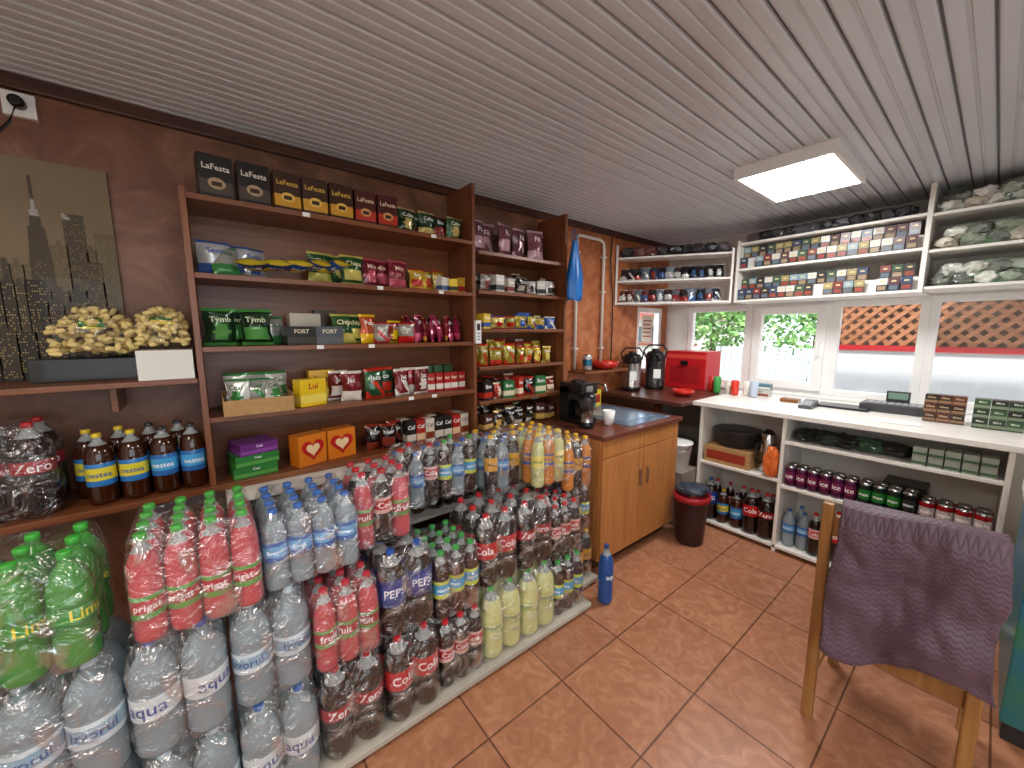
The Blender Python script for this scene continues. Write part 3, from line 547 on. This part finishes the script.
# ---------------- back counter unit
mb=MB(); yf=3.05; zc=1.003; s1,s2,s0,sl_=.81,.497,.05,.53
mb.box(-1.48,yf-.02,zc-.033,.14,YB-.001,zc-.001,WHITE)
for x in (-1.42,-.86,.09): mb.box(x,yf,0,x+.022,yf+.42,zc-.034,WHITE)
mb.box(-.838,yf,s1-.02,.09,yf+.42,s1,WHITE); mb.box(-.838,yf,s2-.02,.09,yf+.42,s2,WHITE); mb.box(-1.398,yf,s0-.02,.09,yf+.42,s0,WHITE); mb.box(-1.398,yf,sl_-.02,-.86,yf+.42,sl_,WHITE); mb.box(-1.42,yf+.42,0,.112,yf+.43,zc-.034,WHITE)
mb.obj('white_counter_shelf',bevel=.002)
mb=MB(); mb.box(XL+.003,2.86,zc-.033,-1.482,YB-.001,zc-.003,P('#5a3226')); mb.box(XL+.01,2.9,0,-1.75,2.92,zc-.034,P('#4a3228')); mb.obj('corner_counter',bevel=.002)
def backM(x,y,z,rz=0): return T(x,y,z,-math.pi/2+rz)
mb=MB(); cp=can(.031,.145,'#5a2448','#8a3060','ice'); cg=can(.031,.145,'#20302a','#2f8a3a','max'); crd=can(.033,.12,'#a01a20','#d0c8c8','cola'); ck=can(.031,.145,'#1a1a1e','#303a34','max')
for i in range(6):
    for j in range(2): mb.merge(cp,backM(-.80+.0635*i,yf+.04+.066*j,0))
for i in range(4):
    for j in range(2): mb.merge(cg if i<3 else ck,backM(-.415+.0635*i,yf+.04+.066*j,0))
for j in range(2):
    for i in range(4): mb.merge(crd,backM(-.155+.067*i,yf+.05+.07*j,0))
mb.obj('energy_drink_can_row',(0,0,s2+.001))
mb=MB(); mb.box(-.36,yf+.2,0,-.17,yf+.38,.13,P('#20241f')); mb.box(-.34,yf+.2-.001,.04,-.2,yf+.2,.1,P('#4a5a48')); mb.obj('drink_carton',(0,0,s2+.001),bevel=.002)
def crumple(name,x,y,z,w,d,h,c,rz=0,seed=0,amp=.25,fine=.08,sm=False):
    bm=bmesh.new(); bmesh.ops.create_icosphere(bm,subdivisions=3,radius=1); vs=[]
    for v in bm.verts:
        n=noise.noise(v.co*2.2+Vector((seed*3.1,0,0)))*amp+noise.noise(v.co*6+Vector((seed,0,0)))*fine; q=v.co*(1+n); vs.append((max(-1,min(1,q.x*1.15))*w/2,max(-1,min(1,q.y*1.15))*d/2,(max(-.9,min(1,q.z))+.9)*h/1.9))
    mb=MB(); mb.add(vs,[tuple(l.index for l in fc.verts) for fc in bm.faces],c,T(0,0,0,rz),sm); bm.free()
    return mb if name is None else mb.obj(name,(x,y,z))
mb=MB()
for i in range(5): mb.merge(crumple(None,0,0,0,.15,.22,.08,P(['#1a2620','#24302c','#181c1a','#3a5a40','#20241f'][i]),.3*i,i,.3,.2),T(-.75+.10*i,yf+.16,.0))
mb.obj('folded_bag_pile',(0,0,s1+.001))
mb=MB(); 
for i in range(5):
    for j in range(2): mb.merge(brick(.055,.1,.05,'#a8b0a4','#4a6a50'),backM(-.21+.062*i,yf+.08,.052*j))
mb.obj('packet_box_row',(0,0,s1+.001))
mb=MB()
for k,x,y in (('waters',-.79,.08),('waters',-.71,.1),('colas',-.64,.07),('cola',-.53,.1),('waters',-.75,.2),('cola2',-.40,.14),('colas',-.30,.1),('tea',-.2,.1),('colas',-.05,.12)): mb.merge(B[k],backM(x,yf+y,0))
mb.obj('soft_drink_bottle_group',(0,0,s0+.001))
mb=MB()
for i,k in enumerate(('pepsi','teaC','teaB','cola','cola2')): mb.merge(B[k],backM(-1.33+.1*i,yf+.07,0,.2)); mb.merge(B['colas'],backM(-1.33+.1*i,yf+.19,0))
mb.obj('soft_drink_bottle_row',(0,0,s0+.001))
mb=MB(); mb.box(-1.38,yf+.02,0,-1.05,yf+.38,.13,CARD); mb.box(-1.36,yf+.018,.03,-1.08,yf+.02,.10,P('#a03a28')); mb.obj('cardboard_box',(0,0,sl_+.001),bevel=.002)
mb=MB(); mb.lathe([(.12,0),(.15,.02),(.165,.12),(.17,.13),(.155,.13),(.1,.14)],DGREY,24); mb.obj('black_basin',(-1.21,yf+.2,sl_+.132))
mb=MB(); mb.lathe([(.055,0),(.06,.02),(.055,.18),(.045,.28),(.02,.31)],[STEEL,STEEL,STEEL,BLACK],18); mb.tube([(.05,0,.22),(.1,0,.2),(.1,0,.1),(.055,0,.06)],.009,BLACK); ob=mb.obj('steel_jug',(-.98,yf+.14,sl_+.001)); ob.rotation_euler=(0,0,-2)
crumple('orange_cloth',-.915,yf+.03,sl_+.001,.09,.08,.22,P('#d86a2a',.8),0,4,.35,.2)
mb=MB(); mb.lathe([(.09,0),(.115,.2),(.12,.2),(.12,.212),(.09,.212)],WHITE2,22); mb.tube([(-.12,0,.2),(-.1,-.1,.16),(0,-.125,.15),(.1,-.1,.16),(.12,0,.2)],.003,STEEL); mb.obj('white_bucket',(-1.555,2.97,.451))
mb=MB(); mb.box(-1.74,2.84,0,-1.43,3.08,.45,P('#8a8078')); mb.box(-1.72,2.838,.04,-1.45,2.84,.41,P('#a09890')); mb.obj('small_storage_box',bevel=.004)
mb=MB(); RB=mat('red_rim','#a01e28',.35); K=mat('dark_red_bin','#3a1c22',.4); mb.lathe([(.085,0),(.095,.02),(.118,.33),(.128,.335),(.128,.375),(.115,.375),(.09,.03)],[K,K,K,RB,RB,RB,K],24); mb.obj('waste_bin',(-1.29,2.72,0)); 
crumple('bin_liner_bag',-1.29,2.72,.376,.2,.2,.07,P('#2e3a4a',.4),0,9)
mb=MB(); mb.merge(B['blue']); mb.obj('blue_bottle',(-1.27,1.70,0))
# ---------------- counter items
zi=zc+.001
def airpot(x,y,z,s,body,rz):
    mb=MB(); mb.lathe([(.08,0),(.085,.01),(.085,.03),(.082,.035),(.082,.24),(.085,.25),(.083,.3),(.07,.33),(.035,.34),(.035,.355),(.03,.36)],[BLACK,BLACK,BLACK,body,body,BLACK,BLACK,BLACK,BLACK,BLACK],22)
    mb.tube([(.07,0,.29),(.11,0,.295),(.13,0,.28),(.13,0,.255)],[.02,.018,.012,.01],BLACK); mb.tube([(0,-.085,.28),(-.01,-.10,.34),(0,-.06,.39),(0,.06,.39),(-.01,.10,.34),(0,.085,.28)],.008,BLACK); mb.box(.083,-.03,.1,.0845,.03,.18,WHITE2)
    ob=mb.obj('pump_thermos',(x,y,z)); ob.scale=(s,s,s); ob.rotation_euler=(0,0,rz)
airpot(-2.13,3.14,zi,1.02,STEEL,-.8); airpot(-2.06,3.42,zi,1.08,mat('thermos_black','#26262a',.2,coat=.5),-.8)
mb=MB(); mb.box(-.2,-.15,0,.2,.15,.36,mat('red_machine','#c41e24',.35)); mb.box(-.15,-.153,.05,.15,-.15,.22,P('#a81a20')); mb.box(-.2,-.152,.29,.2,-.15,.33,P('#e04a40')); mb.box(-.03,-.18,.23,.03,-.153,.27,BLACK); mb.obj('red_display_box',(-1.88,3.80,zi),bevel=.008)
mb=MB(); mb.lathe([(.05,0),(.08,.02),(.095,.05),(.09,.05),(.07,.02),(.04,.008)],mat('red_enamel','#c8281c',.2,coat=.5),20); mb.obj('red_bowl',(-1.66,3.22,zi)); 
mb=MB(); 
for i,(c1,h) in enumerate((('#c8281c',.13),('#3f9a4a',.14),('#e8e4dc',.1),('#d83a2a',.12),('#e8e4dc',.11),('#b8c8d8',.13))): mb.lathe([(.025,0),(.03,.01),(.032,h),(.02,h+.01)],P(c1),14,T(-1.62+.075*i,3.66-.06*(i%2),0))
mb.obj('cup_and_jar_group',(0,0,zi))
mb=MB(); mb.box(-.15,-.1,0,.15,.1,.012,DGREY); mb.box(-.14,-.09,.012,.14,.09,.014,P('#55585c')); mb.obj('coin_tray',(-.66,3.62,zi))
mb=MB(); mb.box(-.17,-.12,0,.17,.12,.05,P('#3a3b40')); mb.box(-.15,-.1,.05,.15,.04,.055,P('#5c5e64')); mb.box(-.06,.07,.05,.06,.09,.13,P('#3a3b40')); mb.box(-.05,.068,.075,.05,.07,.12,P('#7a9a88'))
for i in range(8):
    for j in range(3): mb.box(-.13+.034*i,-.09+.04*j,.055,-.106+.034*i,-.062+.04*j,.06,P('#a8aab0'))
mb.obj('cash_register',(-.40,3.72,zi))
mb=MB(); mb.add([(-.04,-.08,0),(.04,-.08,0),(.04,.08,0),(-.04,.08,0),(-.04,-.08,.02),(.04,-.08,.02),(.04,.08,.05),(-.04,.08,.05)],[(0,3,2,1),(4,5,6,7),(0,1,5,4),(1,2,6,5),(2,3,7,6),(3,0,4,7)],P('#4a4c52'))
for i in range(3):
    for j in range(4): mb.box(-.028+.02*i,-.065+.02*j,.022+.0037*j,-.014+.02*i,-.051+.02*j,.031+.0037*j,P('#c8cad0'))
mb.obj('card_terminal',(-.82,3.42,zi))
mb=MB(); mb.merge(brick(.12,.08,.06,'#c8c4bc','#8a3a30',None,'gum','#303030'),backM(0,0,0)); mb.merge(brick(.11,.08,.05,'#5a7a8a','#e0e0d8'),backM(.01,0,.061,.1)); mb.obj('small_box_stack',(-1.22,3.72,zi))
mb=MB(); mb.box(-.11,-.075,0,.11,.075,.002,P('#f0f0ee',.7)); ob=mb.obj('paper_sheet',(-.34,3.28,zi)); ob.rotation_euler=(0,0,.2)
mb=MB()
for i in range(3):
    for j in range(3): mb.merge(brick(.055,.07,.055,['#3c2018','#5a2a20','#2a2018'][(i+j)%3],'#8a6a50',None,'Choc','#e0c8a0'),backM(-.22+.057*i,3.5,.0555*j))
mb.obj('chocolate_box_stack',(0,0,zi))
mb=MB()
for i in range(3):
    for j in range(3): mb.merge(brick(.06,.08,.055,['#1e2a20','#2a3a2c','#3a5a3c'][(i+j)%3],'#7a8a70',None,'Mint','#e0e8d0'),backM(-.02+.062*i,3.48,.0555*j))
mb.obj('tobacco_box_stack',(0,0,zi))
mb=MB(); mb.box(-.06,-.045,0,.06,.045,.025,P('#8a5a30')); mb.box(-.06,-.002,.025,.06,.002,.027,P('#5a3a1c')); mb.obj('wallet',(-.98,3.6,zi),bevel=.004)
mb=MB(); mb.box(XL+.004,3.53,1.45,XL+.006,3.72,1.72,P('#f2ead8',.7)); 
for k in range(5): mb.box(XL+.006,3.55,1.5+.04*k,XL+.0065,3.7-.02*(k%2),1.512+.04*k,P('#a03a30'))
mb.obj('paper_notice')
# ---------------- upper shelves (back)
ys=3.6; mb=MB()
for z in (2.29,2.08,1.82): mb.box(-1.44,ys,z-.018,-.36,YB-.002,z,WHITE)
mb.box(-1.46,ys,1.80,-1.44,YB-.002,2.31,WHITE); mb.box(-.36,ys-.01,1.8,-.335,YB-.002,H-.001,WHITE)
for z in (2.28,2.06,1.835): mb.box(-.335,ys,z-.018,.9,YB-.002,z,WHITE)
mb.obj('cigarette_shelf_unit',bevel=.002)
a=Vector((-2.285,3.05)); b=Vector((-1.475,3.59)); dv=(b-a); LL=dv.length; ang=math.atan2(dv.y,dv.x)
e=empty('corner_shelf_unit',(a.x,a.y,0)); e.rotation_euler=(0,0,ang)
mb=MB()
for z in (2.23,2.02,1.82): mb.box(.0,0,z-.016,LL,.2,z,WHITE)
mb.box(0,-.001,1.80,.018,.2,2.34,WHITE); mb.box(LL-.018,0,1.8,LL,.2,2.26,WHITE)
mb.obj('shelf_boards',(0,0,0),e,bevel=.002)
mb=MB(); cw_=['#23262c','#2c3a5a','#3a2a26','#7a8a9a','#1c1c20','#8a3a30']
for z in (1.821,2.021):
    for i in range(13): 
        g=pouch(.085,.13,.05,random.choice(cw_),random.choice(['#c0c0bc','#3a5a8a','#8a2a22'])); mb.merge(g,T(.06+.068*i,.07,z,-math.pi/2+random.uniform(-.3,.3),1,-.35)); mb.merge(crumple(None,0,0,0,.08,.06,.1,P(random.choice(cw_)),0,i),T(.06+.068*i,.15,z))
for i in range(9): mb.merge(crumple(None,0,0,0,.13,.16,.10,P(random.choice(['#3a3438','#5a5258','#2c2a30','#7a4a4a'])),random.uniform(-.3,.3),i+20,.25,.2),T(.1+.1*i,.1,2.231))
mb.obj('cigarette_pouches',(0,0,0),e)
cc=['#3a4c6e','#7c3a3c','#cccac4','#3f5c4c','#38383c','#a09468','#8aa4b0','#d4d2cc','#5e3a44']
mb=MB()
for z in (1.821,2.081):
    for tier in range(2):
        i=0; x=-1.41
        while x<-.40:
            c=random.choice(cc) if random.random()<.5 else cc[(i//2+tier*3)%9]; g=MB(); h=.088
            g.box(-.011,-.027,0,.011,.027,h*.5,P(random.choice(['#6a5a4a','#4a4038','#3a4048']))); g.box(-.011,-.027,h*.5,.011,.027,h,P(c)); g.add([(.0115,-.02,h*.12),(.0115,.02,h*.12),(.0115,.02,h*.42),(.0115,-.02,h*.42)],[(0,1,2,3)],P(random.choice(['#a08a70','#9a4a40','#607080'])))
            g.add([(.0115,-.012,h*.68),(.0115,.012,h*.68),(.0115,.012,h*.8),(.0115,-.012,h*.8)],[(0,1,2,3)],P('#d8c890'))
            if random.random()>.06: mb.merge(g,backM(x,ys+.03+.06*tier,z+(0.09 if tier else 0),random.uniform(-.1,.1)))
            x+=.0585; i+=1
    mb.box(-1.43,ys+.075,z,-.37,ys+.11,z+.089,WHITE)
mb.obj('cigarette_pack_rows')
mb=MB()
for i in range(12): mb.merge(crumple(None,0,0,0,.13,.18,.09,P(random.choice(['#3c3a40','#5a5a62','#2d2c30','#6a5a58'])),random.uniform(-.3,.3),i+40,.25,.2),T(-1.36+.08*i,ys+.14,2.291))
mb.obj('dark_bag_pile')
mb=MB(); rg=random.Random(5); pc=['#d0d2c8','#b4bcae','#8a9684','#dcdcd6','#6f766c','#c4bcac','#c8ccc4']
def wrapm(c): return mat('wrap_'+c,c,.2,coat=.6,bump=.6,bscale=50,var=.18,scale=25)
for z,layers in ((1.837,2),(2.062,2),(2.282,2)):
    for j in range(layers):
        for i in range(12):
            x=-.26+.093*i+.03*(j%2); hgt=.065 if z<2.2 else .055
            mb.merge(crumple(None,0,0,0,.115,.19,hgt+.02,wrapm(rg.choice(pc)),rg.uniform(-.35,.35),rg.random()*90,.22,.22),T(x,ys+.12+rg.uniform(-.01,.02),z+j*hgt*.85,0,1,rg.uniform(-.1,.1)))
            if rg.random()<.55: mb.merge(pouch(.10,.12,.03,rg.choice(pc),'#5a7a5a'),backM(x,ys+.045,z+.004+j*.04,rg.uniform(-.4,.4))@Matrix.Rotation(-.6,4,'Y'))
mb.obj('plastic_wrapped_package_pile')
# ---------------- chair with jacket
e=empty('wooden_chair',(-.33,1.80,0)); CW=.40
def part(name,fn,bev=.006):
    mb=MB(); fn(mb); return mb.obj(name,(0,0,0),e,bevel=bev)
def leg(mb,x,y,z1,lean=0,s=.018): mb.add([(x-s,y-s,0),(x+s,y-s,0),(x+s,y+s,0),(x-s,y+s,0),(x-s,y-s-lean,z1),(x+s,y-s-lean,z1),(x+s,y+s*.6-lean,z1),(x-s,y+s*.6-lean,z1)],[(0,3,2,1),(4,5,6,7),(0,1,5,4),(1,2,6,5),(2,3,7,6),(3,0,4,7)],W_CHAIR)
part('leg_back_left',lambda m:leg(m,0,0,.92,.02)); part('leg_back_right',lambda m:leg(m,CW,0,.90,.02)); part('leg_front_left',lambda m:leg(m,0,.4,.43)); part('leg_front_right',lambda m:leg(m,CW,.4,.43))
part('seat',lambda m:m.box(-.02,.02,.43,CW+.02,.43,.455,W_CHAIR)); part('top_rail',lambda m:m.box(.018,-.035,.80,CW-.018,-.012,.88,W_CHAIR)); part('mid_rail',lambda m:m.box(.018,-.025,.62,CW-.018,-.005,.66,W_CHAIR))
part('rails',lambda m:(m.box(.018,-.01,.36,CW-.018,.01,.425,W_CHAIR),m.box(-.01,.018,.37,.01,.382,.425,W_CHAIR),m.box(CW-.01,.018,.37,CW+.01,.382,.425,W_CHAIR),m.box(-.008,.018,.17,.008,.382,.2,W_CHAIR),m.box(CW-.008,.018,.17,CW+.008,.382,.2,W_CHAIR)))
m=bpy.data.materials.new('checker_cloth'); m.use_nodes=True; nt=m.node_tree; ch=nt.nodes.new('ShaderNodeTexChecker'); ch.inputs['Scale'].default_value=60; ch.inputs['Color1'].default_value=lin('#d8d4d0'); ch.inputs['Color2'].default_value=lin('#2c2628'); tc=nt.nodes.new('ShaderNodeTexCoord'); nt.links.new(tc.outputs['Object'],ch.inputs[0]); nt.links.new(ch.outputs[0],nt.nodes['Principled BSDF'].inputs['Base Color'])
mb=crumple(None,0,0,0,.40,.36,.13,m,0,3,.2,.05,True); mb.obj('seat_cushion',(.18,.22,.455),e)
m=bpy.data.materials.new('quilted_fabric'); m.use_nodes=True; nt=m.node_tree; bs=nt.nodes['Principled BSDF']; bs.inputs['Roughness'].default_value=.55; bs.inputs['Sheen Weight'].default_value=.1
uvn=nt.nodes.new('ShaderNodeTexCoord'); sp=nt.nodes.new('ShaderNodeSeparateXYZ'); nt.links.new(uvn.outputs['UV'],sp.inputs[0])
def mth(op,a,b=None,v=None):
    q=nt.nodes.new('ShaderNodeMath'); q.operation=op
    nt.links.new(a,q.inputs[0])
    if b is not None: nt.links.new(b,q.inputs[1])
    if v is not None: q.inputs[1].default_value=v
    return q.outputs[0]
pp=mth('PINGPONG',sp.outputs[0],v=.010); s2_=mth('ADD',sp.outputs[1],pp); s3=mth('PINGPONG',s2_,v=.009); s4=mth('MULTIPLY',s3,v=111); s5=mth('POWER',s4,v=.35)
bp=nt.nodes.new('ShaderNodeBump'); bp.inputs['Strength'].default_value=.6; bp.inputs['Distance'].default_value=.003; nt.links.new(s5,bp.inputs['Height']); nt.links.new(bp.outputs[0],bs.inputs['Normal'])
r=nt.nodes.new('ShaderNodeMixRGB'); r.inputs[1].default_value=lin('#3e2c38'); r.inputs[2].default_value=lin('#5c4453'); nt.links.new(s5,r.inputs[0]); nt.links.new(r.outputs[0],bs.inputs['Base Color'])
nu,nv=60,72; vs=[];uv=[]
Wd=.375; up=.26; dn=.5
for j in range(nv+1):
    s=j/nv*(up+dn)
    for i in range(nu+1):
        u=i/nu; x=.035+u*Wd
        if s<up: yy=.03+.015*math.sin(u*11)*(1-s/up); z=.915-(up-s)
        else:
            q=(s-up)*(1.0-.10*u+.05*math.sin(u*7)); g=q/dn
            yy=-.058-.02*g-.020*math.sin(u*9+q*3)*(.2+g)-.03*g*g+.03*noise.noise(Vector((u*3,q*7,1)))*(.3+g)+.01*noise.noise(Vector((u*9,q*18,3))); z=.915-q; x+= .015*g+.008*math.sin(q*14)+.02*g*(u-.5)+.01*noise.noise(Vector((u*2,q*11,4)))
        tt=abs(s-up)
        if tt<.045: z=.93-.015*(tt/.045)**2; yy=.03-.088*((s-up+.045)/.09)
        z+= .02*u-.008*math.sin(u*7)*(s>up)
        vs.append((x,yy,z)); uv.append((x,s))
fs=[(j*(nu+1)+i,j*(nu+1)+i+1,(j+1)*(nu+1)+i+1,(j+1)*(nu+1)+i) for j in range(nv) for i in range(nu)]
mb=MB(); mb.add(vs,fs,m,None,True); ob=mb.obj('quilted_jacket',(-.33,1.80,0)); me=ob.data; ul=me.uv_layers.new(name='UVMap')
for l in me.loops: ul.data[l.index].uv=uv[l.vertex_index]
sm=ob.modifiers.new('solid','SOLIDIFY'); sm.thickness=.012
# ---------------- freezer at right
FB=mat('freezer_graphic','#2a6a98',.3,col2='#3a7a58',scale=6); mb=MB(); mb.box(.15,2.25,.08,.85,2.95,.82,FB); mb.box(.14,2.24,.82,.86,2.96,.87,WHITE2); mb.box(.16,2.27,0,.84,2.93,.08,DGREY); mb.box(.18,2.28,.87,.5,2.92,.885,P('#9ab8c8',.1)); mb.box(.48,2.28,.885,.82,2.92,.9,P('#9ab8c8',.1)); mb.obj('chest_freezer',bevel=.006)
crumple('dark_handbag',.42,2.6,.901,.3,.3,.25,P('#1c1a1e',.5),0,12)
# ---------------- lights
w=bpy.data.worlds.new('world'); sc.world=w; w.use_nodes=True; bg=w.node_tree.nodes['Background']; bg.inputs[0].default_value=(.82,.91,1,1); bg.inputs[1].default_value=2.7
sl=bpy.data.lights.new('sun','SUN'); sl.energy=3; sl.angle=.05; so=bpy.data.objects.new('sun',sl); bpy.context.collection.objects.link(so); so.rotation_euler=(math.radians(40),0,math.radians(25)); so.location=(0,0,6)
sc.view_settings.view_transform='Standard'; sc.view_settings.exposure=.38
